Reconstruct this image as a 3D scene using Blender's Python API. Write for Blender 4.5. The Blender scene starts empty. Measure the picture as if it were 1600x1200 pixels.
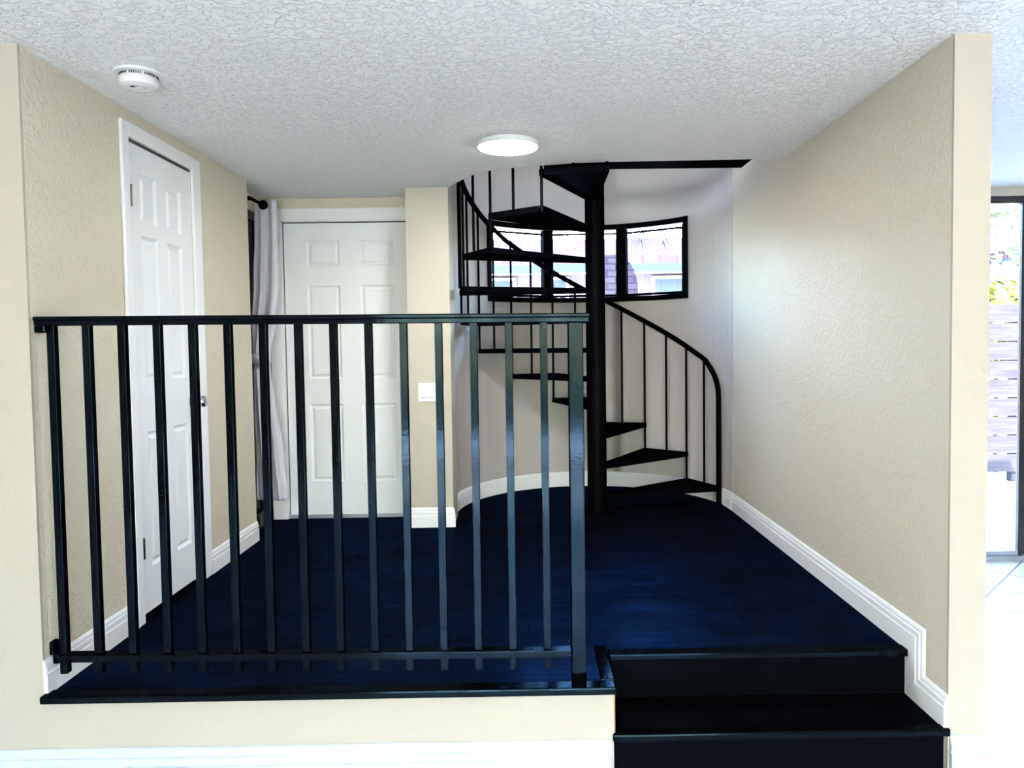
import bpy, bmesh, math, random
from mathutils import Vector, Matrix
PI = math.pi
random.seed(7)
S = bpy.context.scene
C = S.collection

# ---------------------------------------------------------------- camera
F, YAW, PITCH, ROLL, CX, CY, EYE = 1145.55, -0.0071, 0.0418, -0.0137, 829.05, 587.64, 1.1573
def _axes():
    cy, sy, cp, sp, cr, sr = math.cos(YAW), math.sin(YAW), math.cos(PITCH), math.sin(PITCH), math.cos(ROLL), math.sin(ROLL)
    xr = Vector((cy, sy, 0)); yr = Vector((-sy, cy, 0)); zr = Vector((0, 0, 1))
    z1 = cp * zr + sp * yr; d = -sp * zr + cp * yr
    return cr * xr + sr * z1, -sr * xr + cr * z1, -d
r_, u_, b_ = _axes()
cam = bpy.data.cameras.new('camera'); co = bpy.data.objects.new('camera', cam); C.objects.link(co)
M = Matrix((r_, u_, b_)).transposed().to_4x4(); M.translation = (0, 0, EYE); co.matrix_world = M
cam.sensor_fit = 'HORIZONTAL'; cam.sensor_width = 36; cam.lens = F / 1600 * 36
cam.shift_x = (800 - CX) / 1600; cam.shift_y = (CY - 600) / 1600
cam.clip_start = 0.05; cam.clip_end = 200
S.camera = co

# ---------------------------------------------------------------- light
w = bpy.data.worlds.new('sky'); S.world = w; w.use_nodes = True
wn = w.node_tree.nodes; wl = w.node_tree.links
bg = wn['Background']; sky = wn.new('ShaderNodeTexSky'); sky.sky_type = 'NISHITA'
sky.sun_disc = False; sky.sun_elevation = math.radians(48); sky.sun_rotation = math.radians(200)
sky.air_density = 1.2; sky.dust_density = 1.5
wl.new(sky.outputs[0], bg.inputs[0]); bg.inputs[1].default_value = 10.5
sun = bpy.data.lights.new('sun', 'SUN'); sun.energy = 100.0; sun.angle = math.radians(0.6); sun.color = (1.0, 0.83, 0.66)
so = bpy.data.objects.new('sun', sun); C.objects.link(so)
so.rotation_euler = Vector((-0.22, -0.72, 0.63)).to_track_quat('Z', 'Y').to_euler()

def portal(name, loc, rot, sx, sy):
    l = bpy.data.lights.new(name, 'AREA'); l.shape = 'RECTANGLE'; l.size = sx; l.size_y = sy
    l.cycles.is_portal = True
    o = bpy.data.objects.new(name, l); C.objects.link(o); o.location = loc; o.rotation_euler = rot
portal('portal_rear', (0.2, -4.27, 0.9), (PI/2, 0, 0), 4.2, 2.4)
portal('portal_side', (3.25, 5.0, 0.85), (-PI/2, 0, 0), 2.4, 2.3)

S.view_settings.view_transform = 'Standard'; S.view_settings.look = 'None'
S.view_settings.gamma = 1; S.view_settings.use_curve_mapping = False
S.view_settings.exposure = 0.22

# ---------------------------------------------------------------- helpers
def link(name, bm, m, parent=None, smooth=False):
    bmesh.ops.recalc_face_normals(bm, faces=bm.faces)
    me = bpy.data.meshes.new(name); bm.to_mesh(me); bm.free()
    o = bpy.data.objects.new(name, me); C.objects.link(o)
    if m is not None: me.materials.append(m)
    if parent is not None: o.parent = parent
    if smooth:
        for p in me.polygons: p.use_smooth = True
        me.set_sharp_from_angle(angle=math.radians(40))
    return o
def tag(o, label=None, cat=None, group=None, kind=None):
    if label: o['label'] = label
    if cat: o['category'] = cat
    if group: o['group'] = group
    if kind: o['kind'] = kind
    return o
def thing(name, label=None, cat=None, loc=(0, 0, 0), group=None, kind=None):
    o = bpy.data.objects.new(name, None); C.objects.link(o); o.location = loc; o.empty_display_size = .05
    return tag(o, label, cat, group, kind)
def struct(o, label=None, cat=None): return tag(o, label, cat, None, 'structure')
B = bmesh.new
def box(bm, x0, x1, y0, y1, z0, z1, bev=0):
    vs = [bm.verts.new((x, y, z)) for x in (x0, x1) for y in (y0, y1) for z in (z0, z1)]
    fs = [(0, 1, 3, 2), (4, 6, 7, 5), (0, 4, 5, 1), (2, 3, 7, 6), (0, 2, 6, 4), (1, 5, 7, 3)]
    nf = [bm.faces.new([vs[i] for i in f]) for f in fs]
    if bev:
        es = list({e for f in nf for e in f.edges})
        bmesh.ops.bevel(bm, geom=es, offset=bev, segments=2, profile=.6, affect='EDGES')
def prism(bm, pts, z0, z1):
    a = [bm.verts.new((p[0], p[1], z0)) for p in pts]; b = [bm.verts.new((p[0], p[1], z1)) for p in pts]
    n = len(pts); bm.faces.new(a[::-1]); bm.faces.new(b)
    for i in range(n): bm.faces.new((a[i], a[(i+1) % n], b[(i+1) % n], b[i]))
def tube(bm, pts, r, n=12, cap=True, radii=None):
    pts = [Vector(p) for p in pts]; rings = []
    t0 = (pts[1] - pts[0]).normalized()
    up = Vector((0, 0, 1)) if abs(t0.z) < .9 else Vector((1, 0, 0))
    nrm = t0.cross(up).normalized()
    for i, p in enumerate(pts):
        t = (pts[min(i+1, len(pts)-1)] - pts[max(i-1, 0)]).normalized()
        nrm = (nrm - t * nrm.dot(t)).normalized(); bn = t.cross(nrm)
        rr = radii[i] if radii else r
        rings.append([bm.verts.new(p + rr * (math.cos(2*PI*k/n) * nrm + math.sin(2*PI*k/n) * bn)) for k in range(n)])
    for a, b in zip(rings, rings[1:]):
        for k in range(n): bm.faces.new((a[k], a[(k+1) % n], b[(k+1) % n], b[k]))
    if cap: bm.faces.new(rings[0][::-1]); bm.faces.new(rings[-1])
def lathe(bm, prof, n=32, org=(0, 0, 0), axis='Z'):
    rings = []
    for r, h in prof:
        ring = []
        for k in range(n if r > 1e-6 else 1):
            a = 2*PI*k/n; u, v = r*math.cos(a), r*math.sin(a)
            p = {'Z': (u, v, h), 'X': (h, u, v), 'Y': (u, h, v)}[axis]
            ring.append(bm.verts.new((p[0]+org[0], p[1]+org[1], p[2]+org[2])))
        rings.append(ring)
    for a, b in zip(rings, rings[1:]):
        if len(a) == 1 and len(b) == 1: continue
        for k in range(n):
            k2 = (k+1) % n
            if len(a) == 1: bm.faces.new((a[0], b[k], b[k2]))
            elif len(b) == 1: bm.faces.new((a[k], b[0], a[k2]))
            else: bm.faces.new((a[k], a[k2], b[k2], b[k]))
def sweep(bm, base, hd, td, prof):
    """base points, height and thickness directions (vectors, mitred), closed profile of (h, t)"""
    rings = [[bm.verts.new(Vector(b) + h * Vector(hh) + t * Vector(tt)) for h, t in prof] for b, hh, tt in zip(base, hd, td)]
    n = len(prof)
    for a, b in zip(rings, rings[1:]):
        for k in range(n): bm.faces.new((a[k], a[(k+1) % n], b[(k+1) % n], b[k]))
    bm.faces.new(rings[0][::-1]); bm.faces.new(rings[-1])

# ---------------------------------------------------------------- materials
def mat(name, col, rough=.5, metal=0, spec=.5, bump=None, emit=None, estr=0, coat=0, crough=.1, tint=None):
    m = bpy.data.materials.new(name); m.use_nodes = True
    nt = m.node_tree; b = nt.nodes['Principled BSDF']
    b.inputs['Base Color'].default_value = (*col, 1); b.inputs['Roughness'].default_value = rough
    b.inputs['Metallic'].default_value = metal; b.inputs['Specular IOR Level'].default_value = spec
    b.inputs['Coat Weight'].default_value = coat; b.inputs['Coat Roughness'].default_value = crough
    if tint: b.inputs['Specular Tint'].default_value = (*tint, 1)
    if emit:
        b.inputs['Emission Color'].default_value = (*emit, 1); b.inputs['Emission Strength'].default_value = estr
    if bump:
        sc, st, dist, lo, hi = bump
        tc = nt.nodes.new('ShaderNodeTexCoord'); nz = nt.nodes.new('ShaderNodeTexNoise')
        nz.inputs['Scale'].default_value = sc; nz.inputs['Detail'].default_value = 3; nz.inputs['Roughness'].default_value = .55
        nz.inputs['Distortion'].default_value = .6
        cr = nt.nodes.new('ShaderNodeMapRange'); cr.interpolation_type = 'SMOOTHSTEP'
        cr.inputs['From Min'].default_value = lo; cr.inputs['From Max'].default_value = hi
        bp = nt.nodes.new('ShaderNodeBump'); bp.inputs['Strength'].default_value = st; bp.inputs['Distance'].default_value = dist
        nt.links.new(tc.outputs['Object'], nz.inputs['Vector']); nt.links.new(nz.outputs['Fac'], cr.inputs['Value'])
        nt.links.new(cr.outputs['Result'], bp.inputs['Height']); nt.links.new(bp.outputs['Normal'], b.inputs['Normal'])
    return m
def noisecol(m, c0, c1, scale, det=3, stretch=(1, 1, 1), lo=.35, hi=.65):
    nt = m.node_tree; b = nt.nodes['Principled BSDF']
    tc = nt.nodes.new('ShaderNodeTexCoord'); mp = nt.nodes.new('ShaderNodeMapping'); mp.inputs['Scale'].default_value = stretch
    nz = nt.nodes.new('ShaderNodeTexNoise'); nz.inputs['Scale'].default_value = scale; nz.inputs['Detail'].default_value = det
    cr = nt.nodes.new('ShaderNodeValToRGB'); cr.color_ramp.elements[0].position = lo; cr.color_ramp.elements[1].position = hi
    cr.color_ramp.elements[0].color = (*c0, 1); cr.color_ramp.elements[1].color = (*c1, 1)
    L = nt.links.new; L(tc.outputs['Object'], mp.inputs['Vector']); L(mp.outputs[0], nz.inputs['Vector'])
    L(nz.outputs['Fac'], cr.inputs['Fac']); L(cr.outputs['Color'], b.inputs['Base Color'])
    return m
BEIGE = (.60, .55, .45)
M_wall = mat('beige_wall_paint', BEIGE, .55, spec=.3, bump=(52, .5, .0035, .45, .68))
M_wall_smooth = mat('beige_wall_paint_dimmed', (.415, .378, .322), .6, spec=.3, bump=(60, .12, .002, .4, .6))  # same beige paint, colour darkened to offset the strong light on the fronts
M_living = mat('living_room_wall_dimmed', (.36, .335, .29), .7)  # unseen walls, darkened so the railing reflects less light
M_column = mat('pier_paint_dimmed', (.46, .43, .365), .6, spec=.3, bump=(60, .12, .002, .4, .6))  # beige paint again, darkened because the pier catches more light
M_wall_curve = mat('curved_wall_light_tint', (.47, .445, .44), .6, spec=.3, bump=(25, .2, .003, .45, .68))  # same paint, greyed to carry the cool dim light of the stairwell
M_ceil = mat('white_textured_ceiling', (.88, .89, .90), .75, spec=.25, bump=(40, .75, .010, .44, .60))
M_white = mat('white_trim_paint', (.82, .84, .86), .35)
M_white2 = mat('white_trim_dimmed', (.50, .54, .58), .4)  # copy of the white trim, darkened to offset the bright light low down
M_door = mat('white_door_paint', (.78, .81, .84), .4)
M_black = mat('black_gloss_paint', (.001, .0011, .0013), .085, spec=.20, tint=(.45, .75, 1), bump=(55, .06, .001, .3, .7))
M_blackflat = mat('black_steel', (.0012, .0012, .0015), .4, spec=.03, tint=(.4, .6, 1))
M_tread = mat('black_tread', (.0012, .0013, .0018), .38, spec=.05, tint=(.25, .45, 1))
M_rawwood = mat('raw_brown_wood', (.36, .17, .06), .6)
M_chrome = mat('chrome', (.55, .55, .57), .12, metal=1)
M_hinge = mat('tarnished_hinge_metal', (.10, .095, .09), .25, metal=1)
M_dark = mat('dark_bronze_frame', (.012, .010, .009), .4)
M_brown = mat('dark_brown_sill', (.035, .022, .014), .5)
M_alu = mat('grey_aluminium', (.42, .45, .52), .35, metal=.6)
M_plastic = mat('white_plastic', (.76, .77, .78), .3)
M_slot = mat('dark_slot', (.02, .02, .022), .6)
M_seam = mat('seam_black', (.015, .016, .018), .7)
M_led = mat('lit_diffuser', (.9, .9, .9), .4, emit=(1, .985, .97), estr=165)
M_led2 = mat('lit_diffuser_added', (.9, .9, .9), .4, emit=(1, .88, .72), estr=14)  # glow of the unseen lamps added behind the camera
M_curtain = mat('grey_curtain_cloth', (.60, .60, .68), .85, spec=.1, bump=(260, .15, .001, .3, .7))

def sheen(m, col):
    """replace the dielectric coat by a weak gloss with the blue of reflected sky in its colour"""
    nt = m.node_tree; b = nt.nodes['Principled BSDF']; b.inputs['Specular IOR Level'].default_value = 0
    g = nt.nodes.new('ShaderNodeBsdfGlossy'); g.inputs['Color'].default_value = (*col, 1)
    ad = nt.nodes.new('ShaderNodeAddShader'); out = nt.nodes['Material Output']
    for name in ('Roughness', 'Normal'):
        if b.inputs[name].is_linked: nt.links.new(b.inputs[name].links[0].from_socket, g.inputs[name])
        elif name == 'Roughness': g.inputs[name].default_value = b.inputs[name].default_value
    b.inputs['IOR'].default_value = 1.001
    nt.links.new(b.outputs[0], ad.inputs[0]); nt.links.new(g.outputs[0], ad.inputs[1]); nt.links.new(ad.outputs[0], out.inputs['Surface'])
    return m
def plank_floor():
    m = bpy.data.materials.new('black_plank_floor'); m.use_nodes = True; nt = m.node_tree; b = nt.nodes['Principled BSDF']
    N = nt.nodes.new; L = nt.links.new
    tc = N('ShaderNodeTexCoord'); br = N('ShaderNodeTexBrick')
    br.inputs['Scale'].default_value = 1; br.inputs['Brick Width'].default_value = 1.15; br.inputs['Row Height'].default_value = .125
    br.inputs['Mortar Size'].default_value = .0012; br.inputs['Mortar Smooth'].default_value = .3
    br.inputs['Color1'].default_value = (.30, .30, .30, 1); br.inputs['Color2'].default_value = (.42, .42, .42, 1); br.inputs['Mortar'].default_value = (.6, .6, .6, 1)
    mp = N('ShaderNodeMapping'); mp.inputs['Scale'].default_value = (1.2, 22, 1)
    nz = N('ShaderNodeTexNoise'); nz.inputs['Scale'].default_value = 3.5; nz.inputs['Detail'].default_value = 5
    sm = N('ShaderNodeTexNoise'); sm.inputs['Scale'].default_value = 2.3; sm.inputs['Detail'].default_value = 6; sm.inputs['Distortion'].default_value = 1.2
    L(tc.outputs['Object'], br.inputs['Vector']); L(tc.outputs['Object'], mp.inputs['Vector']); L(mp.outputs[0], nz.inputs['Vector']); L(tc.outputs['Object'], sm.inputs['Vector'])
    a = N('ShaderNodeMath'); a.operation = 'MULTIPLY_ADD'; a.inputs[1].default_value = .16; L(nz.outputs['Fac'], a.inputs[0]); L(br.outputs['Color'], a.inputs[2])
    a2 = N('ShaderNodeMath'); a2.operation = 'MULTIPLY_ADD'; a2.inputs[1].default_value = .22; L(sm.outputs['Fac'], a2.inputs[0]); L(a.outputs[0], a2.inputs[2])
    a3 = N('ShaderNodeMath'); a3.operation = 'SUBTRACT'; a3.inputs[1].default_value = .18; L(a2.outputs[0], a3.inputs[0]); L(a3.outputs[0], b.inputs['Roughness'])
    # pale specks of dust and chips
    vo = N('ShaderNodeTexVoronoi'); vo.inputs['Scale'].default_value = 5.5; vo.inputs['Randomness'].default_value = 1
    L(tc.outputs['Object'], vo.inputs['Vector'])
    lt = N('ShaderNodeMath'); lt.operation = 'LESS_THAN'; lt.inputs[1].default_value = .016; L(vo.outputs['Distance'], lt.inputs[0])
    mx = N('ShaderNodeMix'); mx.data_type = 'RGBA'; mx.inputs[6].default_value = (.0012, .0015, .002, 1); mx.inputs[7].default_value = (.20, .21, .24, 1)
    L(lt.outputs[0], mx.inputs[0]); L(mx.outputs[2], b.inputs['Base Color'])
    bp = N('ShaderNodeBump'); bp.inputs['Strength'].default_value = .25; bp.inputs['Distance'].default_value = .0015
    s = N('ShaderNodeMath'); s.operation = 'MULTIPLY_ADD'; s.inputs[1].default_value = -1.0
    L(br.outputs['Fac'], s.inputs[0]); L(nz.outputs['Fac'], s.inputs[2]); L(s.outputs[0], bp.inputs['Height']); L(bp.outputs['Normal'], b.inputs['Normal'])
    b.inputs['Specular IOR Level'].default_value = .035; b.inputs['Specular Tint'].default_value = (.14, .36, 1, 1)
    return m
M_floor = sheen(plank_floor(), (.0019, .0062, .019))
def wear(m, col):
    nt = m.node_tree; g = [n for n in nt.nodes if n.type == 'BSDF_GLOSSY'][0]; N = nt.nodes.new; L = nt.links.new
    tc = N('ShaderNodeTexCoord'); mp = N('ShaderNodeMapping'); mp.inputs['Scale'].default_value = (1.0, 20, 1)
    a = N('ShaderNodeTexNoise'); a.inputs['Scale'].default_value = 2.6; a.inputs['Detail'].default_value = 6
    b = N('ShaderNodeTexNoise'); b.inputs['Scale'].default_value = 3.2; b.inputs['Detail'].default_value = 7; b.inputs['Distortion'].default_value = 1.5
    L(tc.outputs['Object'], mp.inputs['Vector']); L(mp.outputs[0], a.inputs['Vector']); L(tc.outputs['Object'], b.inputs['Vector'])
    br = [n for n in nt.nodes if n.type == 'TEX_BRICK'][0]
    s1 = N('ShaderNodeMapRange'); s1.inputs['From Min'].default_value = .3; s1.inputs['From Max'].default_value = .7; s1.inputs['To Min'].default_value = .55; s1.inputs['To Max'].default_value = 1.45
    s2 = N('ShaderNodeMapRange'); s2.inputs['From Min'].default_value = .3; s2.inputs['From Max'].default_value = .7; s2.inputs['To Min'].default_value = .6; s2.inputs['To Max'].default_value = 1.5
    L(a.outputs['Fac'], s1.inputs['Value']); L(b.outputs['Fac'], s2.inputs['Value'])
    q = N('ShaderNodeMath'); q.operation = 'MULTIPLY'; L(s1.outputs[0], q.inputs[0]); L(s2.outputs[0], q.inputs[1])
    k = N('ShaderNodeMath'); k.operation = 'MULTIPLY_ADD'; k.inputs[1].default_value = -.75; k.inputs[2].default_value = 1; L(br.outputs['Fac'], k.inputs[0])
    q2 = N('ShaderNodeMath'); q2.operation = 'MULTIPLY'; L(q.outputs[0], q2.inputs[0]); L(k.outputs[0], q2.inputs[1])
    v = N('ShaderNodeVectorMath'); v.operation = 'SCALE'; v.inputs[0].default_value = col; L(q2.outputs[0], v.inputs['Scale']); L(v.outputs[0], g.inputs['Color'])
wear(M_floor, (.0018, .0062, .0185))  # streaky wear on the gloss, its blue standing in for reflected sky
def tile_floor():
    m = bpy.data.materials.new('white_diagonal_tile'); m.use_nodes = True; nt = m.node_tree; b = nt.nodes['Principled BSDF']
    N = nt.nodes.new; L = nt.links.new
    tc = N('ShaderNodeTexCoord'); mp = N('ShaderNodeMapping'); mp.inputs['Rotation'].default_value = (0, 0, PI/4)
    br = N('ShaderNodeTexBrick'); br.offset = 0; br.inputs['Scale'].default_value = 1
    br.inputs['Brick Width'].default_value = .36; br.inputs['Row Height'].default_value = .36; br.inputs['Mortar Size'].default_value = .006
    br.inputs['Color1'].default_value = (.80, .80, .79, 1); br.inputs['Color2'].default_value = (.76, .765, .76, 1); br.inputs['Mortar'].default_value = (.15, .14, .21, 1)
    L(tc.outputs['Object'], mp.inputs['Vector']); L(mp.outputs[0], br.inputs['Vector']); L(br.outputs['Color'], b.inputs['Base Color'])
    b.inputs['Roughness'].default_value = .25
    return m
M_tile = tile_floor()
def glass():
    m = bpy.data.materials.new('window_glass'); m.use_nodes = True; nt = m.node_tree; nt.nodes.remove(nt.nodes['Principled BSDF'])
    out = nt.nodes['Material Output']; t = nt.nodes.new('ShaderNodeBsdfTransparent'); g = nt.nodes.new('ShaderNodeBsdfGlossy')
    g.inputs['Roughness'].default_value = .02; t.inputs['Color'].default_value = (.93, .96, .97, 1)
    fr = nt.nodes.new('ShaderNodeFresnel'); fr.inputs['IOR'].default_value = 1.35; mx = nt.nodes.new('ShaderNodeMixShader')
    L = nt.links.new; L(fr.outputs[0], mx.inputs[0]); L(t.outputs[0], mx.inputs[1]); L(g.outputs[0], mx.inputs[2]); L(mx.outputs[0], out.inputs[0])
    return m
M_glass = glass()

# ---------------------------------------------------------------- key dimensions
H = 2.161; ZF = -.34; ZT = -.17; YF = 2.44
XL, XR = -1.639, 1.4255
WC = Vector((.461, 5.022)); WR = .9623              # curved stair wall
YB = 4.965; YCOL = 4.672; XC0, XC1 = -.743, -.474
ZTOP = 4.9
def wc(a, r=WR): return (WC.x + r*math.cos(a), WC.y + r*math.sin(a))

# ---------------------------------------------------------------- floors
bm = B()
edge = [(XL, YF), (.27, YF), (.27, 2.705), (XR, 2.705), (XR, WC.y)] + [wc(math.radians(a)) for a in range(6, 180, 6)] + \
       [(WC.x-WR, WC.y), (-.49, 4.82), (XC1, YCOL), (XC0, YCOL), (XC0, YB), (-1.76, YB), (-1.76, 4.411), (XL, 4.411)]
prism(bm, edge, -.03, 0)
struct(link('floor', bm, M_floor), 'glossy black plank floor of the raised entry landing', 'floor')
bm = B(); box(bm, -3.7, 4.4, -4.3, 5.0, ZF-.1, ZF)
struct(link('floor', bm, M_tile), 'white diagonal tile floor of the lower living room', 'floor')

# ---------------------------------------------------------------- ceiling
M_ceil_ob = B()
curve = [(1.434, 4.055), (.489, 4.08), (.296, 4.099), (.121, 4.140), (-.005, 4.172), (-.132, 4.215), (-.207, 4.262), (-.287, 4.343), (-.34, 4.425), (-.40, 4.535), (XC1, 4.68)]
outl = [(-3.7, -4.3), (4.4, -4.3), (4.4, 5.0), (1.55, 5.0), (1.55, 4.055)] + curve + [(XC1-.1, 5.1), (-1.9, 5.1), (-3.7, 5.1)]
prism(M_ceil_ob, outl, H, H+.26)
struct(link('ceiling', M_ceil_ob, M_ceil), 'white knockdown textured ceiling with a curved cut-out over the spiral stair', 'ceiling')

# ---------------------------------------------------------------- walls
def wall(name, boxes, m, label):
    bm = B()
    for b in boxes: box(bm, *b)
    return struct(link(name, bm, m), label, 'wall')
wall('wall_left', [(XL-.11, XL, YF+.012, 3.086, ZF, H), (XL-.11, XL, 3.66, 4.411, ZF, H), (XL-.11, XL, 3.086, 3.66, 2.036, H), (XL-.11, XL, 3.086, 3.66, ZF, -.001)], M_wall, 'textured beige wall left of the landing holding the closet door')
wall('wall_front_left', [(-3.7, XL, YF, YF+.012, ZF, H), (XL, .284, YF, YF+.02, ZF, -.03)], M_wall_smooth, 'beige front wall and low curb below the black railing')
wall('wall_front_right', [(XR, 1.55, YF, YF+.012, ZF, H)], M_wall_smooth, 'narrow beige end face of the right partition')
wall('wall_back', [(-1.87, -1.625, YB, YB+.12, ZF, H), (-.70, -.50, YB, YB+.12, ZF, H), (-1.625, -.70, YB, YB+.12, 2.005, H), (-1.625, -.70, YB, YB+.12, ZF, -.001)], M_wall, 'beige back wall around the white entry door')
wall('wall_column', [(XC0, XC1, YCOL, YB, ZF, H)], M_column, 'beige wall pier with the light switch')
wall('wall_alcove', [(-1.87, -1.76, 4.411, 4.46, ZF, H), (-1.87, -1.76, 4.46, 4.94, 2.05, H), (-1.87, -1.76, 4.94, YB, ZF, H), (-1.87, XL-.11, 4.36, 4.411, ZF, H)], M_wall, 'beige side wall of the alcove behind the curtain')
wall('wall_living_left', [(-3.82, -3.7, -4.3, YF, ZF, H)], M_living, 'cream left wall of the living room')
wall('wall_living_right', [(4.4, 4.52, -4.3, 5.0, ZF, H)], M_living, 'cream right wall of the living room')
wall('wall_living_rear', [(-3.7, -1.9, -4.42, -4.3, ZF, H), (2.3, 4.4, -4.42, -4.3, ZF, H), (-1.9, 2.3, -4.42, -4.3, 2.08, H)], M_living, 'cream rear wall of the living room around the patio doors')
wall('wall_living_far', [(1.55, 2.34, 4.85, 5.0, ZF, H), (2.34, 4.36, 4.85, 5.0, 2.10, H), (4.36, 4.4, 4.85, 5.0, ZF, H)], M_wall_smooth, 'beige far wall above the dark framed sliding door')

wall('wall_closet', [(-2.5, -2.42, 2.95, 3.80, ZF, H), (-2.42, XL-.11, 2.95, 3.03, ZF, H), (-2.42, XL-.11, 3.72, 3.80, ZF, H)], M_wall, 'beige walls inside the closet behind the narrow door')
bm = B(); box(bm, -2.42, XL, 3.03, 3.72, -.06, -.0005)
struct(link('floor', bm, M_floor), 'black floor running under the closet door', 'floor')
# curved stairwell wall (continues as the straight right wall), with the window opening
WA0, WA1 = math.radians(37.4), math.radians(138.6); WZ0, WZ1 = 1.535, 2.088
def curved(name, pts_in, pts_out, spans, m, label):
    bm = B()
    for i in range(len(pts_in)-1):
        for z0, z1 in spans[i]:
            prism(bm, [pts_in[i], pts_in[i+1], pts_out[i+1], pts_out[i]], z0, z1)
    bmesh.ops.remove_doubles(bm, verts=bm.verts, dist=1e-5)
    # drop the interior faces between neighbouring blocks
    seen = {}
    for f in list(bm.faces):
        k = tuple(sorted(v.index for v in f.verts)); 
    bm.verts.index_update()
    for f in bm.faces: seen.setdefault(tuple(sorted(v.index for v in f.verts)), []).append(f)
    dup = [f for v in seen.values() if len(v) > 1 for f in v]
    bmesh.ops.delete(bm, geom=dup, context='FACES_ONLY')
    return struct(link(name, bm, m, smooth=True), label, 'wall')
angs = [0, 6, 12, 18, 24, 31, math.degrees(WA0)] + [math.degrees(WA0 + (WA1-WA0)*i/20) for i in range(1, 21)] + [146, 153, 160, 167, 174, 180]
pin = [wc(math.radians(a)) for a in angs]; pout = [wc(math.radians(a), WR+.14) for a in angs]
spans = []
for a, b in zip(angs, angs[1:]):
    mid = math.radians((a+b)/2)
    spans.append([(ZF, WZ0), (WZ1, ZTOP)] if WA0 < mid < WA1 else [(ZF, ZTOP)])
pin += [(-.4975, 4.9), (-.49, 4.80), (XC1, YCOL+.001)]; pout += [(-.66, 4.9), (-.66, 4.80), (-.66, YCOL+.001)]
spans += [[(ZF, ZTOP)]] * 3
curved('wall_stairwell', pin, pout, spans, M_wall_curve, 'smooth curved plaster wall wrapped around the spiral stair')
wall('wall_right', [(XR, 1.55, YF+.012, 5.022, ZF, H), (XR, 1.55, 4.055, 5.022, H, ZTOP)], M_wall, 'textured beige wall right of the landing and steps')

# upper storey around the stair opening
wall('wall_upper', [(-2.0, 1.55, 1.5, 1.6, H+.26, 2.9), (-2.0, 1.55, 1.5, 1.6, 3.25, ZTOP), (-2.0, -.7, 1.5, 1.6, 2.9, 4.3), (.3, 1.55, 1.5, 1.6, 2.9, 4.3), (-2.1, -2.0, 1.5, 5.1, H+.26, ZTOP), (-2.0, -.66, 5.0, 5.1, H+.26, ZTOP), (1.4255, 1.55, 1.6, 4.055, H+.26, ZTOP)],
     M_white, 'white walls of the upper storey above the stair opening')
bm = B(); box(bm, -2.1, 1.7, 1.5, 6.3, ZTOP, ZTOP+.1)
struct(link('ceiling', bm, M_white), 'white upper storey ceiling above the stairwell', 'ceiling')
portal('portal_upper', (-.2, 1.52, 3.08), (PI/2, 0, 0), 1.0, .35)

# ---------------------------------------------------------------- baseboards
def bprof(h, t=.014):
    return [(0, 0), (0, t), (h*.60, t), (h*.62, t*.72), (h*.66, t*.72), (h*.68, t*.9), (h*.80, t*.86), (h*.82, t*.62), (h*.86, t*.6), (h*.90, t*.62), (h*.97, t*.35), (h, t*.12), (h, 0)]
def baseboard(name, path, z, h, label, side=1, t=.014, m=None):
    """path of plan points; the board stands on the left of the walking direction times side"""
    P = [Vector((p[0], p[1])) for p in path]; td = []
    for i in range(len(P)):
        ns = []
        if i > 0: d = (P[i]-P[i-1]).normalized(); ns.append(Vector((-d.y, d.x)))
        if i < len(P)-1: d = (P[i+1]-P[i]).normalized(); ns.append(Vector((-d.y, d.x)))
        n = ns[0] if len(ns) == 1 else (ns[0]+ns[1]).normalized() / max(.3, (ns[0]+ns[1]).normalized().dot(ns[0]))
        td.append(Vector((n.x, n.y, 0)) * side)
    bm = B(); sweep(bm, [(p.x, p.y, z) for p in P], [Vector((0, 0, 1))]*len(P), td, bprof(h, t))
    return struct(link(name, bm, m or M_white), label, 'baseboard')
baseboard('baseboard_left', [(XL, 3.029), (XL, YF)], 0, .118, 'white baseboard left of the closet door')
baseboard('baseboard_left', [(XL-.02, 4.425), (XL, 4.411), (XL, 3.75)][1:], 0, .118, 'white baseboard between the closet door and the curtain')
baseboard('baseboard_column', [(XC1, YCOL+.10), (XC1, YCOL), (XC0, YCOL)][1:], 0, .127, 'white baseboard on the pier below the light switch')
cpath = [wc(math.radians(a)) for a in range(0, 181, 6)] + [(-.4975, 4.9), (-.49, 4.80), (XC1, YCOL-.012)]
baseboard('baseboard_curved', cpath, 0, .118, 'white baseboard bent around the curved stair wall')
baseboard('baseboard_front', [(.27, YF), (-3.7, YF)], ZF, .155, 'white baseboard under the beige curb', t=.02, m=M_white2)
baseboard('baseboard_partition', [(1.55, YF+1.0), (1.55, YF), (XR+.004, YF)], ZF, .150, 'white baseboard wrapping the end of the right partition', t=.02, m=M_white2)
# right wall: level run, step down at the riser, level run on the first step
hY = .118
base = [(XR, 5.022, 0), (XR, 2.70, 0), (XR, 2.70, ZT), (XR, YF, ZT)]
hd = [Vector((0, 0, 1)), Vector((0, -1, 1)), Vector((0, -1, 1)), Vector((0, 0, 1))]
bm = B(); sweep(bm, base, hd, [Vector((-1, 0, 0))]*4, bprof(hY))
struct(link('baseboard_right', bm, M_white), 'white baseboard stepping down along the right wall', 'baseboard')

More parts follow.
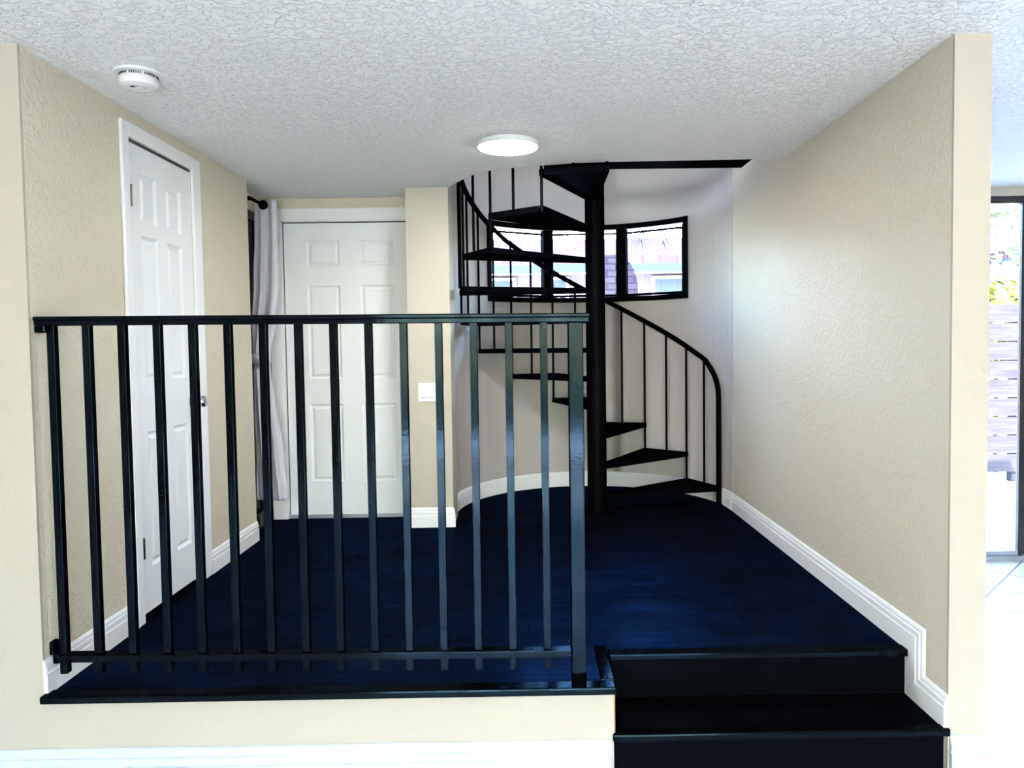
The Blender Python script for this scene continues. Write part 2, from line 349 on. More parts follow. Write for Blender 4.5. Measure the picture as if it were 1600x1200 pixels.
# ---------------------------------------------------------------- nosings, steps
def nosing(name, x0, x1, y0, y1, z0, z1, label, m=M_black, bev=.006):
    bm = B(); box(bm, x0, x1, y0, y1, z0, z1, bev); return struct(link(name, bm, m), label, 'trim')
nosing('trim_1', XL+.001, .292, YF-.028, YF+.030, -.020, .006, 'black nosing strip along the front edge of the landing')
nosing('trim_2', .246, .294, YF+.031, 2.755, -.016, .008, 'black nosing strip on the short side edge beside the steps')
nosing('trim_3', .296, XR-.015, 2.672, 2.725, -.020, .007, 'black nosing on the top stair edge')
bm = B(); box(bm, .2745, .289, YF+.001, YF+.022, ZT+.006, -.022)
struct(link('trim_4', bm, M_rawwood), 'bare brown wood strip at the corner of the curb', 'trim')
bm = B(); box(bm, .270, .289, YF+.0225, 2.70, ZF, -.031)
struct(link('trim_5', bm, M_black), 'black side board of the curb beside the steps', 'trim')
st = thing('entry_steps', 'black painted wooden steps leading up to the landing', 'steps', (.86, 2.55, ZF))
def local(bm, root): bmesh.ops.translate(bm, verts=bm.verts, vec=-root.location); return bm
M_step = mat('black_step_paint', (.0012, .0014, .002), .3, spec=.03, tint=(.2, .4, 1))
def specks(m, sc=7., th=.034):
    nt = m.node_tree; N = nt.nodes.new; L = nt.links.new; b = nt.nodes['Principled BSDF']
    tc = N('ShaderNodeTexCoord'); vo = N('ShaderNodeTexVoronoi'); vo.inputs['Scale'].default_value = sc
    lt = N('ShaderNodeMath'); lt.operation = 'LESS_THAN'; lt.inputs[1].default_value = th
    mx = N('ShaderNodeMix'); mx.data_type = 'RGBA'; mx.inputs[6].default_value = b.inputs['Base Color'].default_value; mx.inputs[7].default_value = (.25, .25, .26, 1)
    L(tc.outputs['Object'], vo.inputs['Vector']); L(vo.outputs['Distance'], lt.inputs[0]); L(lt.outputs[0], mx.inputs[0]); L(mx.outputs[2], b.inputs['Base Color'])
specks(M_step); sheen(M_step, (.001, .0016, .003)); sheen(M_tread, (.0008, .0012, .0025)); sheen(M_blackflat, (.0012, .0015, .002)); sheen(M_black, (.0048, .0082, .0125))
def part(name, root, m, *boxes, bev=0, label=None, smooth=False):
    bm = B()
    for b in boxes: box(bm, *b, bev)
    o = link(name, local(bm, root), m, root, smooth)
    if label: o['label'] = label
    return o
part('riser', st, M_step, (.290, XR-.002, 2.706, 2.722, ZT, -.031))
part('tread', st, M_step, (.290, XR-.002, YF+.03, 2.705, ZT-.025, ZT))
part('nosing', st, M_black, (.280, XR+.004, YF-.012, YF+.029, ZT-.022, ZT+.004), bev=.006)
part('riser', st, M_step, (.290, XR-.002, YF+.022, YF+.036, ZF, ZT-.026))

# ---------------------------------------------------------------- doors
def panel_leaf(W, Hh, T, cols, rows, d1=.009, ins=.022, fld=.018):
    """door leaf lying in XZ, front face towards -Y, six raised panels"""
    bm = B(); xs = sorted({0, W, *[c for cc in cols for c in cc]}); zs = sorted({0, Hh, *[r for rr in rows for r in rr]})
    def q(x0, x1, z0, z1, y=0): bm.faces.new([bm.verts.new(p) for p in ((x0, y, z0), (x1, y, z0), (x1, y, z1), (x0, y, z1))])
    for x0, x1 in zip(xs, xs[1:]):
        for z0, z1 in zip(zs, zs[1:]):
            if (x0, x1) in cols and (z0, z1) in rows:
                rings = []
                for off, dy in ((0, 0), (.006, d1*.6), (.012, d1), (.012+fld*.3, d1), (.012+fld, d1*.35), (.012+fld+.003, d1*.25)):
                    rings.append([bm.verts.new(p) for p in ((x0+off, dy, z0+off), (x1-off, dy, z0+off), (x1-off, dy, z1-off), (x0+off, dy, z1-off))])
                for a, b in zip(rings, rings[1:]):
                    for k in range(4): bm.faces.new((a[k], a[(k+1) % 4], b[(k+1) % 4], b[k]))
                bm.faces.new(rings[-1])
            else: q(x0, x1, z0, z1)
    for p in (((0, 0, 0), (0, T, 0), (0, T, Hh), (0, 0, Hh)), ((W, 0, 0), (W, 0, Hh), (W, T, Hh), (W, T, 0)), ((0, 0, Hh), (0, T, Hh), (W, T, Hh), (W, 0, Hh)), ((0, 0, 0), (W, 0, 0), (W, T, 0), (0, T, 0)), ((0, T, 0), (W, T, 0), (W, T, Hh), (0, T, Hh))):
        bm.faces.new([bm.verts.new(v) for v in p])
    bmesh.ops.remove_doubles(bm, verts=bm.verts, dist=1e-5)
    return bm
def knob(parent, prof, m, loc, axis, name='knob'):
    bm = B(); lathe(bm, prof, 24, (0, 0, 0), axis); bmesh.ops.translate(bm, verts=bm.verts, vec=Vector(loc))
    return link(name, bm, m, parent, True)
ROWS = [(.226, .754), (.927, 1.555), (1.685, 1.858)]
# entry door in the back wall
d1 = struct(thing('door_1', 'white six panel entry door beside the curtain', 'door', (-1.613, YB+.012, .024)))
leaf = link('door_leaf', panel_leaf(.905, 1.973, .04, [(.150, .372), (.505, .735)], ROWS), M_door, d1)
# handle and deadbolt near the right edge
HX = .842
knob(leaf, [(0, 0), (.032, 0), (.032, -.008), (.014, -.014), (.012, -.035), (.026, -.044), (.028, -.058), (.018, -.068), (0, -.069)], M_dark, (HX, 0, .79), 'Y', 'door_knob')
knob(leaf, [(0, 0), (.031, 0), (.031, -.012), (.022, -.020), (.008, -.021), (.008, -.034), (0, -.035)], M_dark, (HX, 0, .94), 'Y', 'deadbolt')
bm = B(); box(bm, -.004, .909, -.008, .03, -.0235, -.001); o = link('threshold', bm, M_alu, d1)
bm = B(); box(bm, -.0065, -.001, .004, .03, -.02, 1.977); box(bm, -.0065, .909, .002, .03, 1.9735, 1.9795)
link('weatherstrip', bm, M_seam, d1)
bm = B(); box(bm, -.096, -.012, -.030, -.012, -.0235, 2.068, .004); box(bm, -.030, -.0068, -.0295, .02, -.0235, 1.98, .002)
box(bm, -.0115, .868, -.030, -.0122, 1.986, 2.068, .004); box(bm, -.0068, .868, -.0295, .02, 1.9797, 1.9858, .001)
box(bm, -.107, -.006, -.0335, -.0121, -.0235, .14, .002)
link('casing', bm, M_white, d1)
# closet door in the left wall
d2 = struct(thing('door_2', 'narrow white six panel closet door in the left wall', 'door', (XL-.001, 3.088, .03)))
d2.rotation_euler = (0, 0, PI/2)    # local x runs away from the camera, the front faces the room
ROWS2 = [(.190, .775), (.995, 1.62), (1.675, 1.885)]
leaf2 = link('door_leaf', panel_leaf(.568, 2.0, .038, [(.090, .234), (.322, .468)], ROWS2, d1=.011), M_door, d2)
for z in (.286, 1.775):
    bm = B(); tube(bm, [(.006, -.008, z-.045), (.006, -.008, z+.045)], .007, 10)
    for k in range(4): tube(bm, [(.006, -.008, z-.045+.0225*k+.0105), (.006, -.008, z-.045+.0225*k+.0125)], .0085, 10)
    box(bm, .003, .022, -.0016, -.0001, z-.044, z+.044)
    link('hinge', bm, M_hinge, leaf2, True)
knob(leaf2, [(0, 0), (.033, 0), (.033, -.006), (.028, -.010), (.012, -.013), (.011, -.034), (.022, -.042), (.029, -.052), (.029, -.062), (.022, -.071), (0, -.073)], M_chrome, (.515, 0, .875), 'Y', 'door_knob')
bm = B(); box(bm, -.059, -.008, -.0150, -.0012, -.029, 2.075, .004); box(bm, .577, .661, -.0150, -.0012, -.029, 2.075, .004)
box(bm, -.0079, .5769, -.0150, -.0012, 2.014, 2.075, .004); box(bm, -.008, -.002, -.0011, .03, -.029, 2.012, .001); box(bm, .5705, .577, -.0011, .03, -.029, 2.012, .001); 
link('casing', bm, M_white, d2)
bm = B(); box(bm, 0, .570, -.0018, .03, 2.0005, 2.0125); link('door_gap_shade', bm, M_seam, d2)  # black strip in place of the shade in the gap above the leaf
# dark framed door in the alcove side wall
d3 = struct(thing('door_3', 'dark framed glass door behind the grey curtain', 'door', (-1.76, 4.46, 0)))
part('door_frame', d3, M_dark, (-1.80, -1.755, 4.46, 4.50, 0, 2.05), (-1.80, -1.755, 4.90, 4.94, 0, 2.05), (-1.80, -1.755, 4.50, 4.90, 2.0, 2.05), (-1.80, -1.755, 4.50, 4.90, 0, .05))
part('door_panel', d3, mat('dark_glass', (.008, .008, .009), .08), (-1.79, -1.775, 4.50, 4.90, .05, 2.0))
bm = B(); box(bm, -1.754, -1.722, 4.70, 4.95, .001, .085, .003)
struct(link('trim_6', bm, M_brown), 'dark brown sill block under the curtain', 'trim')

# ---------------------------------------------------------------- stairwell window
w1 = struct(thing('window_1', 'black framed three pane window following the curved stair wall', 'window', (WC.x, WC.y+WR, 1.5)))
def arcsweep(bm, a0, a1, r0, r1, z0, z1, n=24):
    P = [wc(a0+(a1-a0)*i/n, r0) for i in range(n+1)]; Q = [wc(a0+(a1-a0)*i/n, r1) for i in range(n+1)]
    rings = [[bm.verts.new((p[0], p[1], z0)), bm.verts.new((q[0], q[1], z0)), bm.verts.new((q[0], q[1], z1)), bm.verts.new((p[0], p[1], z1))] for p, q in zip(P, Q)]
    for a, b in zip(rings, rings[1:]):
        for k in range(4): bm.faces.new((a[k], a[(k+1) % 4], b[(k+1) % 4], b[k]))
    bm.faces.new(rings[0][::-1]); bm.faces.new(rings[-1])
ta0, ta1 = math.radians(35.4), math.radians(140.5); sw = math.radians(2.3)
bm = B()
arcsweep(bm, ta0, ta1, WR-.014, WR-.0005, 1.500, 1.540); arcsweep(bm, ta0, ta1, WR-.014, WR-.0005, 2.082, 2.120)
arcsweep(bm, ta0, ta0+sw, WR-.014, WR-.0005, 1.5401, 2.0819, 3); arcsweep(bm, ta1-sw, ta1, WR-.014, WR-.0005, 1.5401, 2.0819, 3)
link('window_trim', local(bm, w1), M_blackflat, w1)
def chordbox(bm, a0, a1, r, d, z0, z1):
    p, q = Vector(wc(a0, r)), Vector(wc(a1, r)); t = (q-p).normalized(); n = Vector((t.y, -t.x))
    prism(bm, [p, q, q+n*d, p+n*d], z0, z1)
PA = [(42.0, 70.4), (71.6, 104.5), (105.6, 134.0)]; RO = 1.045; FW = .020
for i, (a0, a1) in enumerate(PA):
    A0, A1 = math.radians(a0), math.radians(a1); f = math.radians(1.2)
    bm = B(); fo = FW / RO
    chordbox(bm, A0, A1, RO, .03, 1.548, 1.566); chordbox(bm, A0, A1, RO, .03, 2.052, 2.066)
    chordbox(bm, A0, A0+fo*.6, RO, .03, 1.566, 2.052); chordbox(bm, A1-fo*.6, A1, RO, .03, 1.566, 2.052)
    link('sash', local(bm, w1), M_blackflat, w1)
    bm = B(); chordbox(bm, A0+fo*.6, A1-fo*.6, RO+.012, .004, 1.566, 2.052)
    link('pane', local(bm, w1), M_glass, w1)
for a in (71.0, 105.05):
    bm = B(); A = math.radians(a); c, s_ = math.cos(A), math.sin(A); hw = .040
    pts = [(WC.x+c*r-s_*t, WC.y+s_*r+c*t) for r, t in ((1.0, -hw), (1.09, -hw), (1.09, hw), (1.0, hw))]
    prism(bm, pts, 1.536, 2.087); link('mullion', local(bm, w1), M_blackflat, w1)
for a0, a1 in ((37.6, 42.0), (134.0, 138.4)):
    bm = B(); arcsweep(bm, math.radians(a0), math.radians(a1), 1.03, 1.07, 1.54, 2.08, 3); link('jamb', local(bm, w1), M_blackflat, w1)

# ---------------------------------------------------------------- spiral staircase
SCX, SCY, SR, A0, DA, Z1, RISE = .4817, 4.9857, .9161, .2347, .2027, .1314, .201
sp = thing('spiral_staircase', 'black steel spiral staircase winding up to the ceiling opening', 'staircase', (SCX, SCY, 0))
def sa(k, r=SR): a = A0+k*DA; return (r*math.cos(a), r*math.sin(a))
bm = B(); lathe(bm, [(0, .012), (.066, .012), (.066, 3.4), (0, 3.4)], 32); link('center_pole', bm, M_blackflat, sp, True)
bm = B(); lathe(bm, [(0, 0), (.13, 0), (.13, .010), (.125, .012), (.070, .012)], 32); link('base_plate', bm, M_blackflat, sp, True)
TH = .034
for n in range(1, 14):
    k0, k1 = 2*(n-1), 2*n; z = Z1 + (n-1)*RISE
    a0, a1 = A0+k0*DA, A0+k1*DA; hub = .062; rt = .926
    def pt(a, r, off=0): return (r*math.cos(a)-off*math.sin(a), r*math.sin(a)+off*math.cos(a))
    e0 = .012
    pts = [pt(a0, hub, -e0), pt(a0, rt-.004, -e0), pt(a0+.02, rt), pt(a1-.02, rt), pt(a1, rt-.004, e0), pt(a1, hub, e0)]
    bm = B(); prism(bm, pts, z-.014, z)
    # folded apron below the plate edges
    def apron(p, q, d=.006):
        p, q = Vector(p), Vector(q); t = (q-p).normalized(); nn = Vector((-t.y, t.x))*d
        prism(bm, [p, q, q+nn, p+nn], z-TH, z-.0141)
    apron(pts[0], pts[1]); apron(pts[2], pts[3]); apron(pts[4], pts[5])
    link('tread', bm, M_tread, sp)
def hz(k): return Z1 + (k-1)/2*RISE + .905
NR = 27
for k in range(1, NR):
    x, y = sa(k); n = (k+1)//2 if k % 2 else k//2
    z0 = Z1 + (n-1)*RISE - (TH if k % 2 == 0 else .0)
    bm = B(); tube(bm, [(x, y, z0), (x, y, hz(k)-.010)], .0085, 10); link('baluster', bm, M_blackflat, sp, True)
# handrail: bends down into the newel at the bottom
pts = []
x0, y0 = sa(0)
pts.append((x0, y0, .002)); pts.append((x0, y0, .45)); pts.append((x0, y0, .76))
z1r = hz(1)
for t, k, z in ((.2, .03, .82), (.4, .14, .875), (.6, .32, .925), (.8, .58, .975)):
    x, y = sa(k); pts.append((x, y, z))
k = .9
while k <= NR:
    x, y = sa(k); pts.append((x, y, hz(k) if k > 1.2 else hz(k)+.004)); k += .25
bm = B(); tube(bm, pts, .0185, 14); link('handrail', bm, M_blackflat, sp, True)
bm = B(); lathe(bm, [(0, 0), (.034, 0), (.034, .004), (.02, .006)], 16, (x0, y0, 0)); link('newel_foot', bm, M_blackflat, sp, True)
# landing plate carried by the pole, lying against the ceiling opening
bm = B(); box(bm, -.36, .787, -.905, -.705, 2.168, 2.20); link('landing', bm, M_blackflat, sp)

# ---------------------------------------------------------------- guard railing
gr = thing('guard_railing', 'black painted guard railing along the front edge of the landing', 'railing', (-.7, 2.49, 0))
RX = Vector((.0068, 0))
SL = -.0065                                          # the rail sinks a touch to the right
def rz(x, z): return z + SL*(x+1.64)
def skewbox(bm, x0, x1, y0, y1, z0, z1, bev=.002):
    n0 = len(bm.verts); box(bm, x0, x1, y0, y1, z0, z1, bev); bm.verts.ensure_lookup_table()
    for v in bm.verts[n0:] if False else list(bm.verts)[n0:]: v.co.z += SL*(v.co.x+1.64)
bm = B(); skewbox(bm, XL+.002, .219, 2.455, 2.525, 1.262, 1.276, .004); skewbox(bm, XL+.002, .216, 2.462, 2.518, 1.246, 1.2619, .002)
link('top_rail', local(bm, gr), M_black, gr)
bm = B(); skewbox(bm, XL+.034, .145, 2.468, 2.512, .098, .122, .002); link('bottom_rail', local(bm, gr), M_black, gr)
bx = [84, 139, 194, 249, 304, 359, 413, 468, 523, 578, 632, 687, 741, 796, 849]
for i in range(15):
    x = -1.5945 + i*.1184
    bm = B(); box(bm, x-.0125, x+.0125, 2.478, 2.503, rz(x, .055), rz(x, 1.246), .0012); link('baluster', local(bm, gr), M_black, gr)
bm = B(); box(bm, .146, .196, 2.470, 2.520, .0005, rz(.16, 1.246), .003); link('post', local(bm, gr), M_black, gr)
bm = B(); box(bm, XL+.0005, XL+.036, 2.464, 2.516, 1.222, 1.2455, .004); link('bracket', local(bm, gr), M_black, gr)
bm = B(); box(bm, XL+.0145, XL+.034, 2.470, 2.512, .094, .128, .003); box(bm, XL+.0005, XL+.014, 2.474, 2.508, .122, .168, .003); link('bracket', local(bm, gr), M_black, gr)

# ---------------------------------------------------------------- light switch
sw_ = thing('light_switch', 'white triple rocker light switch on the beige pier', 'light switch', (-.602, YCOL, .868))
bm = B(); box(bm, -.083, .083, -.006, -.0003, -.060, .060, .003); link('cover_plate', bm, M_plastic, sw_)
for i in (-1, 0, 1):
    bm = B(); box(bm, i*.046-.016, i*.046+.016, -.0085, -.0062, -.033, .033, .001)
    for v in bm.verts:
        if v.co.y < -.008 and v.co.z < 0: v.co.y -= .003
    link('rocker', bm, M_plastic, sw_)
    bm = B(); box(bm, i*.046-.0175, i*.046+.0175, -.0063, -.0061, -.036, -.0335); link('rocker_slot', bm, M_slot, sw_)

# ---------------------------------------------------------------- smoke detector
sd = thing('smoke_detector', 'round white smoke detector on the ceiling near the closet door', 'smoke detector', (-1.38, 2.70, H))
bm = B(); lathe(bm, [(0, -.0005), (.080, -.0005), (.082, -.005), (.080, -.011), (.068, -.013), (0, -.013)], 48); link('mounting_plate', bm, M_plastic, sd, True)
bm = B(); lathe(bm, [(0, -.0131), (.062, -.0131), (.063, -.020), (.066, -.026), (.066, -.040), (.062, -.050), (.050, -.056), (.034, -.058), (.032, -.0565), (0, -.0565)], 48); link('body', bm, M_plastic, sd, True)
bm = B()
for k in range(56):
    if k % 7 == 6: continue
    a = 2*PI*k/56; m4 = Matrix.Rotation(a, 4, 'Z'); n0 = len(bm.verts)
    box(bm, .0615, .0648, -.0018, .0018, -.025, -.0145)
    bmesh.ops.transform(bm, matrix=m4, verts=list(bm.verts)[n0:])
link('vent_slots', bm, M_slot, sd)
bm = B(); lathe(bm, [(0, -.0566), (.014, -.0566), (.013, -.060), (0, -.0605)], 24, (.006, 0, 0)); link('test_button', bm, M_plastic, sd, True)
bm = B(); box(bm, -.020, -.004, -.028, -.020, -.0590, -.0566); link('sounder_slot', bm, M_slot, sd)

# ---------------------------------------------------------------- ceiling light
cl = thing('ceiling_light', 'round white flush ceiling light, switched on', 'ceiling light', (-.070, 3.67, H))
bm = B(); lathe(bm, [(0, -.0005), (.150, -.0005), (.155, -.003), (.156, -.018), (.152, -.024), (.146, -.026), (.146, -.020), (0, -.020)], 64); link('rim', bm, M_plastic, cl, True)
bm = B(); lathe(bm, [(0, -.0201), (.1455, -.0201), (.1455, -.0262), (.140, -.0285), (0, -.0285)], 64); link('diffuser', bm, M_led, cl, True)
def copy_tree(o, parent=None):
    c = o.copy(); C.objects.link(c)
    if parent: c.parent = parent
    for ch in list(o.children): copy_tree(ch, c)
    return c
LED2 = [q for q in cl.children if q.name.startswith('diffuser')][0].data.copy(); LED2.materials[0] = M_led2
for x, y in ((-1.3, -.6), (1.5, -.6), (-1.3, -2.6), (1.5, -2.6)):   # unseen lamps added to brighten the room, copies of the landing lamp
    c = copy_tree(cl); c.location = (x, y, H); c['label'] = 'round white ceiling light added for brightness, %s, %s of the camera' % ('close behind' if y > -1 else 'farther behind near the patio doors', 'left' if x < 0 else 'right'); c['group'] = 'added ceiling lights'; k_ = [q for q in c.children if q.name.startswith('diffuser')][0]; k_.data = LED2

# ---------------------------------------------------------------- curtain and rod
YC_ = 4.70
rod = thing('curtain_rod', 'black curtain rod running along the alcove wall at the ceiling', 'curtain rod', (-1.640, YC_, 2.066))
bm = B(); tube(bm, [(0, .03, 0), (0, -.26, .0)], .010, 12); link('rod_tube', bm, M_blackflat, rod, True)
bm = B(); lathe(bm, [(0, .0), (.016, .0), (.026, -.008), (.030, -.022), (.026, -.036), (.012, -.042), (0, -.043)], 20, (0, .002, 0), 'Y'); link('finial', bm, M_blackflat, rod, True)
bm = B(); box(bm, -.119, -.010, -.215, -.205, -.008, .008); link('rod_bracket', bm, M_blackflat, rod)
cu = thing('curtain', 'light grey curtain gathered with a tieback beside the entry door', 'curtain', (-1.68, 4.78, 0))
def curtain():
    bm = B(); nz, nu = 70, 96; rows = []
    # (z, left, right) outline measured at the curtain's depth
    K = [(2.112, -1.735, -1.585), (1.9, -1.742, -1.585), (1.6, -1.757, -1.588), (1.3, -1.776, -1.620), (1.15, -1.778, -1.650), (1.08, -1.766, -1.664), (1.0, -1.776, -1.655), (.8, -1.785, -1.628), (.5, -1.787, -1.590), (.165, -1.780, -1.565)]
    def at(z):
        for (za, la, ra), (zb, lb, rb) in zip(K, K[1:]):
            if za >= z >= zb:
                t = (za-z)/(za-zb); t = t*t*(3-2*t); return la+(lb-la)*t, ra+(rb-ra)*t
        return K[-1][1:]
    for i in range(nz+1):
        z = 2.112 + (.165-2.112)*i/nz; l, r = at(z); wdt = r-l
        amp = .012 + .10*max(0, .15-wdt)
        row = []
        for j in range(nu+1):
            u = j/nu; ph = u*2*PI*(2.2 if z > 1.1 else 2.2) + .5*math.sin(z*2.2)
            x = l + wdt*u + .006*math.sin(ph*2+z)*(1 if 0 < j < nu else 0)
            y = amp*(math.sin(ph) + .30*math.sin(2.3*ph+1.3*z)) + .015*math.cos(u*PI)
            row.append(bm.verts.new((x+1.68, y, z)))
        rows.append(row)
    for a, b in zip(rows, rows[1:]):
        for j in range(nu): bm.faces.new((a[j], a[j+1], b[j+1], b[j]))
    return bm
cp = link('curtain_panel', curtain(), M_curtain, cu, True)
md = cp.modifiers.new('thick', 'SOLIDIFY'); md.thickness = .0025
bm = B(); prof = []
for i in range(33):
    a = 2*PI*i/32; prof.append((-.040+.066*math.cos(a), .034*math.sin(a)))
vs0 = [bm.verts.new((x, y, 1.055+.006*math.sin(i*.7))) for i, (x, y) in enumerate(prof[:-1])]
vs1 = [bm.verts.new((x*1.02, y*1.02, 1.125+.006*math.cos(i*.5))) for i, (x, y) in enumerate(prof[:-1])]
for i in range(32): bm.faces.new((vs0[i], vs0[(i+1) % 32], vs1[(i+1) % 32], vs1[i]))
o = link('tieback', bm, M_curtain, cu, True); md = o.modifiers.new('thick', 'SOLIDIFY'); md.thickness = .004

# ---------------------------------------------------------------- sliding doors of the living room
def slider(name, x0, x1, y, z0, z1, n, label, sgn=1):
    d = struct(thing(name, label, 'door', ((x0+x1)/2, y, z0)))
    part('door_frame', d, M_dark, (x0, x1, y, y+.10, z1-.03, z1), (x0, x0+.04, y, y+.10, z0, z1-.03), (x1-.04, x1, y, y+.10, z0, z1-.03))
    part('track', d, M_alu, (x0+.04, x1-.04, y, y+.10, z0, z0+.03))
    wd = (x1-x0-.08)/n
    for i in range(n):
        a = x0+.04+i*wd; b = a+wd; yy = y+.02+(i % 2)*.035
        p = part('door_panel', d, M_dark, (a, a+.05, yy, yy+.03, z0+.03, z1-.03), (b-.03, b, yy, yy+.03, z0+.03, z1-.03), (a+.05, b-.03, yy, yy+.03, z1-.04, z1-.03))
        part('bottom_rail', d, M_alu, (a+.05, b-.03, yy, yy+.03, z0+.031, z0+.06))
        bm = B(); box(bm, a+.05, b-.03, yy+.012, yy+.016, z0+.061, z1-.041); link('pane', local(bm, d), M_glass, p).matrix_parent_inverse = Matrix()
    return d
slider('door_4', 2.34, 4.36, 4.87, ZF, 2.10, 2, 'dark framed sliding glass door to the sunny yard')
slider('door_5', -1.9, 2.3, -4.40, ZF, 2.08, 4, 'dark framed patio doors behind the camera')

# ---------------------------------------------------------------- outside
ZG = -.42
bm = B(); box(bm, -30, 30, 5.3, 40, ZG-.1, ZG)
M_pave = mat('pale_concrete', (.72, .72, .70), .8)
struct(link('floor', bm, M_pave), 'pale sunlit paving outside the far windows', 'ground')
bm = B(); box(bm, -30, 30, -8.2, -4.45, ZG-.1, ZG); struct(link('floor', bm, M_pave), 'pale patio paving behind the living room', 'ground')
bm = B(); box(bm, -30, 30, -30, -8.2, ZG-.1, ZG-.01)
M_lawn = noisecol(mat('lawn_green', (.05, .09, .03), .9), (.04, .08, .02), (.08, .12, .04), 6)
struct(link('floor', bm, M_lawn), 'green lawn beyond the patio', 'ground')
M_hedge = noisecol(mat('hedge_green', (.05, .13, .04), .9), (.03, .09, .03), (.09, .20, .05), 9)
def leafcloud(bm, cx, cy, cz, rx, ry, rz_, n, s=.09):
    for _ in range(n):
        while True:
            p = Vector((random.uniform(-1, 1), random.uniform(-1, 1), random.uniform(-1, 1)))
            if .3 < p.length < 1: break
        p = Vector((cx+p.x*rx, cy+p.y*ry, cz+p.z*rz_)); d = Vector((random.gauss(0, 1), random.gauss(0, 1), random.gauss(0, .7))).normalized()
        e = d.cross(Vector((random.gauss(0, 1), random.gauss(0, 1), random.gauss(0, 1)))).normalized(); q = s*random.uniform(.6, 1.3)
        bm.faces.new([bm.verts.new(v) for v in (p-d*q, p+e*q*.4, p+d*q, p-e*q*.4)])
bm = B()
for i in range(26): leafcloud(bm, -11+i*.9, -13.5+random.uniform(-.3, .3), 2.1, .9, .8, 2.9, 420, .2)  # hedge raised to keep sky light off the front walls
tag(link('hedge', bm, M_hedge), 'dense green garden hedge, made tall to block sky light, beyond the lawn behind the camera', 'hedge')

# neighbour house seen through the stair window
M_roof = bpy.data.materials.new('red_clay_roof'); M_roof.use_nodes = True
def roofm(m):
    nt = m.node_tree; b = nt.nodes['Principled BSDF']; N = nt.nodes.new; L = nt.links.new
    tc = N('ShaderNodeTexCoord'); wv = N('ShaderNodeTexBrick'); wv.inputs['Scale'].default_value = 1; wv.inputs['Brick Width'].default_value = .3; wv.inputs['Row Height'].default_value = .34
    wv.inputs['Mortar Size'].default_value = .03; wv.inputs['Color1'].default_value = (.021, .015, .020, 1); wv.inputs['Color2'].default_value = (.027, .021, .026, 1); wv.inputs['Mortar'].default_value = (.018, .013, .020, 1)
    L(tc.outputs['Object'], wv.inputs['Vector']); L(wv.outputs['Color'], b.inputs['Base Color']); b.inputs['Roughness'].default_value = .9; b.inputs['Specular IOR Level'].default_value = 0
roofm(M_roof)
hs = thing('neighbour_house', 'pale house with red tile roof seen through the stair window', 'house', (1.0, 16.0, ZG))
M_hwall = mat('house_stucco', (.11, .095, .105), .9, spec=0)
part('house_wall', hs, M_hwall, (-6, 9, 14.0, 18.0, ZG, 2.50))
part('fascia', hs, mat('blue_grey_fascia', (.013, .019, .036), .7, spec=0), (-6.4, 9.4, 12.7, 12.76, 2.40, 2.55))
bm = B(); vs = [(-6.4, 12.7, 2.55), (9.4, 12.7, 2.55), (9.4, 17.2, 3.5), (-6.4, 17.2, 3.5)]
a = [bm.verts.new(v) for v in vs]; b2 = [bm.verts.new((v[0], v[1], v[2]+.12)) for v in vs]
bm.faces.new(a[::-1]); bm.faces.new(b2)
for i in range(4): bm.faces.new((a[i], a[(i+1) % 4], b2[(i+1) % 4], b2[i]))
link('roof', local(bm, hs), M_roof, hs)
M_hglass = mat('sky_tint_glass', (.05, .068, .095), .3, spec=.02)  # sky reflection painted into the pane colour
for xa, xb in ((-.75, -.15), (.45, .85), (2.42, 3.6)):
    f = part('window_frame', hs, M_white, (xa, xb, 13.94, 13.999, 1.25, 2.44))
    part('pane', hs, M_hglass, (xa+.06, (xa+xb)/2-.02, 13.925, 13.939, 1.31, 2.08), ((xa+xb)/2+.02, xb-.06, 13.925, 13.939, 1.31, 2.08), (xa+.06, xb-.06, 13.925, 13.939, 2.12, 2.38))
M_brick = bpy.data.materials.new('pale_brick'); M_brick.use_nodes = True
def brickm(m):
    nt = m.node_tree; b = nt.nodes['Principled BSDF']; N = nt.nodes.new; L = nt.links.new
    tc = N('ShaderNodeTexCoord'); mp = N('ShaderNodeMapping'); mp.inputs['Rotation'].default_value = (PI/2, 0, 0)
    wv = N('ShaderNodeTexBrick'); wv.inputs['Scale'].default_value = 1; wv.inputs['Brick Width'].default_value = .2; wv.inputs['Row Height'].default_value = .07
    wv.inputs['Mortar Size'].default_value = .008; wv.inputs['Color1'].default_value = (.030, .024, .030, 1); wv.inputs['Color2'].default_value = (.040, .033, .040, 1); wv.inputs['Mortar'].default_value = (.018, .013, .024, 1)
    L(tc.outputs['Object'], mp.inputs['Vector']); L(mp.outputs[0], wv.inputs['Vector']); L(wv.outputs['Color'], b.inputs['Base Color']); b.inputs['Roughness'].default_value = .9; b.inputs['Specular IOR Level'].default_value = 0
brickm(M_brick)
bm = B(); pts = [(.86, ZG), (1.24, ZG), (1.24, 1.75)] + [(1.24-.25*(1-math.cos(t)), 1.75+.38*math.sin(t)) for t in [i*PI/16 for i in range(1, 9)]] + [(.86, 2.13)]
a = [bm.verts.new((x, 8.0, z)) for x, z in pts]; b2 = [bm.verts.new((x, 8.3, z)) for x, z in pts]; n = len(pts)
bm.faces.new(a); bm.faces.new(b2[::-1])
for i in range(n): bm.faces.new((a[i], b2[i], b2[(i+1) % n], a[(i+1) % n]))
tag(link('brick_pillar', bm, M_brick), 'pale brick garden pillar with a rounded shoulder outside the stair window', 'pillar')
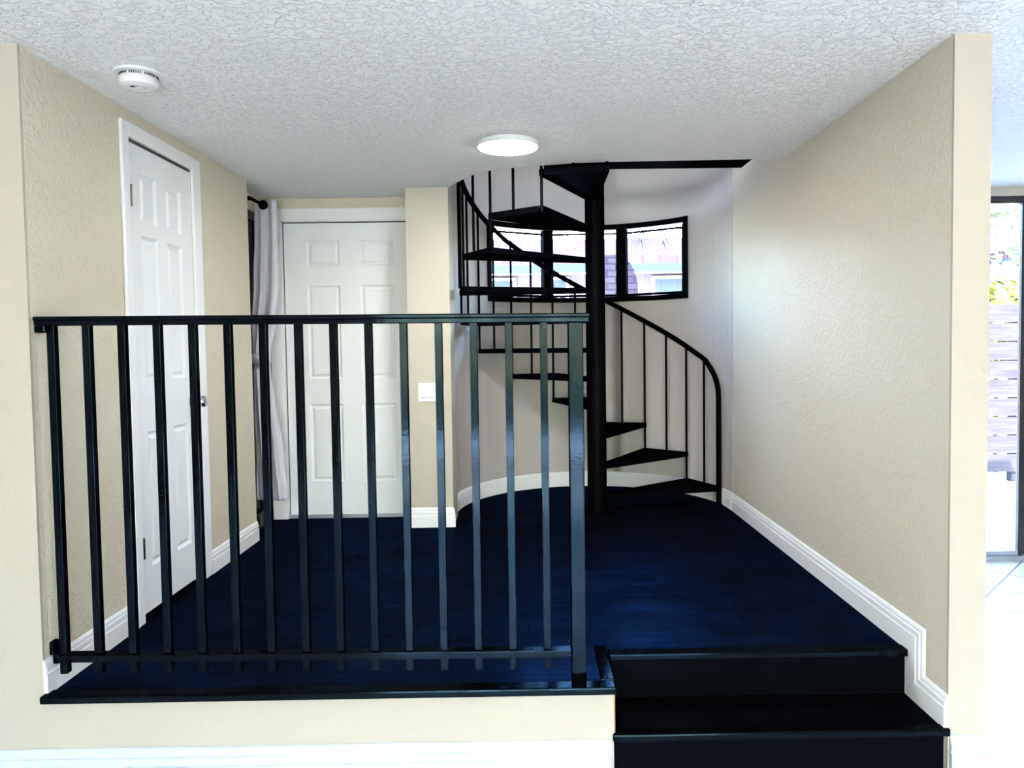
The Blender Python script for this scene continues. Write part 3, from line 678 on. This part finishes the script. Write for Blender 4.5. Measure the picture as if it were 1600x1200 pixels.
# palm with drooping fronds
pm = thing('palm_tree', 'palm with drooping fronds outside the right pane', 'palm tree', (2.02, 8.0, ZG))
bm = B(); tube(bm, [(0, 0, 0), (.03, 0, 1.4), (0, .02, 3.12)], .11, 12, radii=[.14, .11, .10]); link('trunk', bm, mat('palm_bark', (.30, .26, .22), .9), pm, True)
M_frond = mat('palm_green', (.02, .04, .045), .8, spec=0)
for i in range(13):
    az = 2*PI*i/13 + .1; bm = B(); L_ = .85
    mid = [Vector((L_*t*math.cos(az), L_*t*math.sin(az), 3.12+.30*math.sin(t*PI*.75)-.62*t*t*t)) for t in [j/14 for j in range(15)]]
    tube(bm, mid, .008, 6, radii=[.012*(1-j/18) for j in range(15)])
    side = Vector((-math.sin(az), math.cos(az), 0))
    for j in range(2, 15):
        for s_ in (-1, 1):
            for q in (0, .5):
                p = mid[j-1].lerp(mid[j], q); t = (mid[j]-mid[j-1]).normalized(); ln = .38*math.sin(PI*min(1, (j+q)/16.5))+.08
                tip = p + side*s_*ln*.55 + t*ln*.35 + Vector((0, 0, -ln*.75))
                bm.faces.new([bm.verts.new(v) for v in (p-t*.014, p+t*.014, p.lerp(tip, .5)+t*.012+Vector((0, 0, .02)), tip)])
    link('frond', bm, M_frond, pm)

# yard seen through the sliding door on the right
fe = thing('wooden_fence', 'weathered grey horizontal board fence in the yard', 'fence', (6, 8.0, ZG))
M_fence = noisecol(mat('weathered_boards', (.45, .43, .50), .9, spec=0), (.014, .0135, .018), (.021, .0205, .025), 2.5, 5, (1, 1, 14))
bm = B()
for i in range(9):
    z = ZG+.12+i*.205; box(bm, 3.2, 9.5, 7.96+.01*(i % 2), 7.99+.01*(i % 2), z, z+.192)
link('fence_boards', local(bm, fe), M_fence, fe)
for x in (3.22, 5.35, 7.4, 9.4):
    part('fence_post', fe, M_fence, (x, x+.09, 8.0, 8.09, ZG, ZG+1.95))
bm = B(); leafcloud(bm, 5.55, 8.6, 1.35, .55, .4, .55, 500, .07); tube(bm, [(5.55, 8.6, ZG), (5.55, 8.6, 1.1)], .03, 8)
tag(link('shrub', bm, mat('yellow_green_leaves', (.06, .065, .012), .8, spec=0)), 'yellow green shrub rising above the board fence', 'shrub')
bm = B(); leafcloud(bm, 8.0, 11.5, 2.7, 1.4, 1.0, 1.1, 1100, .10); tube(bm, [(8.0, 11.5, ZG), (8.05, 11.5, 2.2)], .09, 8)
tag(link('tree', bm, noisecol(mat('pale_green_leaves', (.3, .45, .2), .6, spec=0), (.05, .065, .045), (.075, .085, .05), 3)), 'pale green tree standing behind the board fence', 'tree')
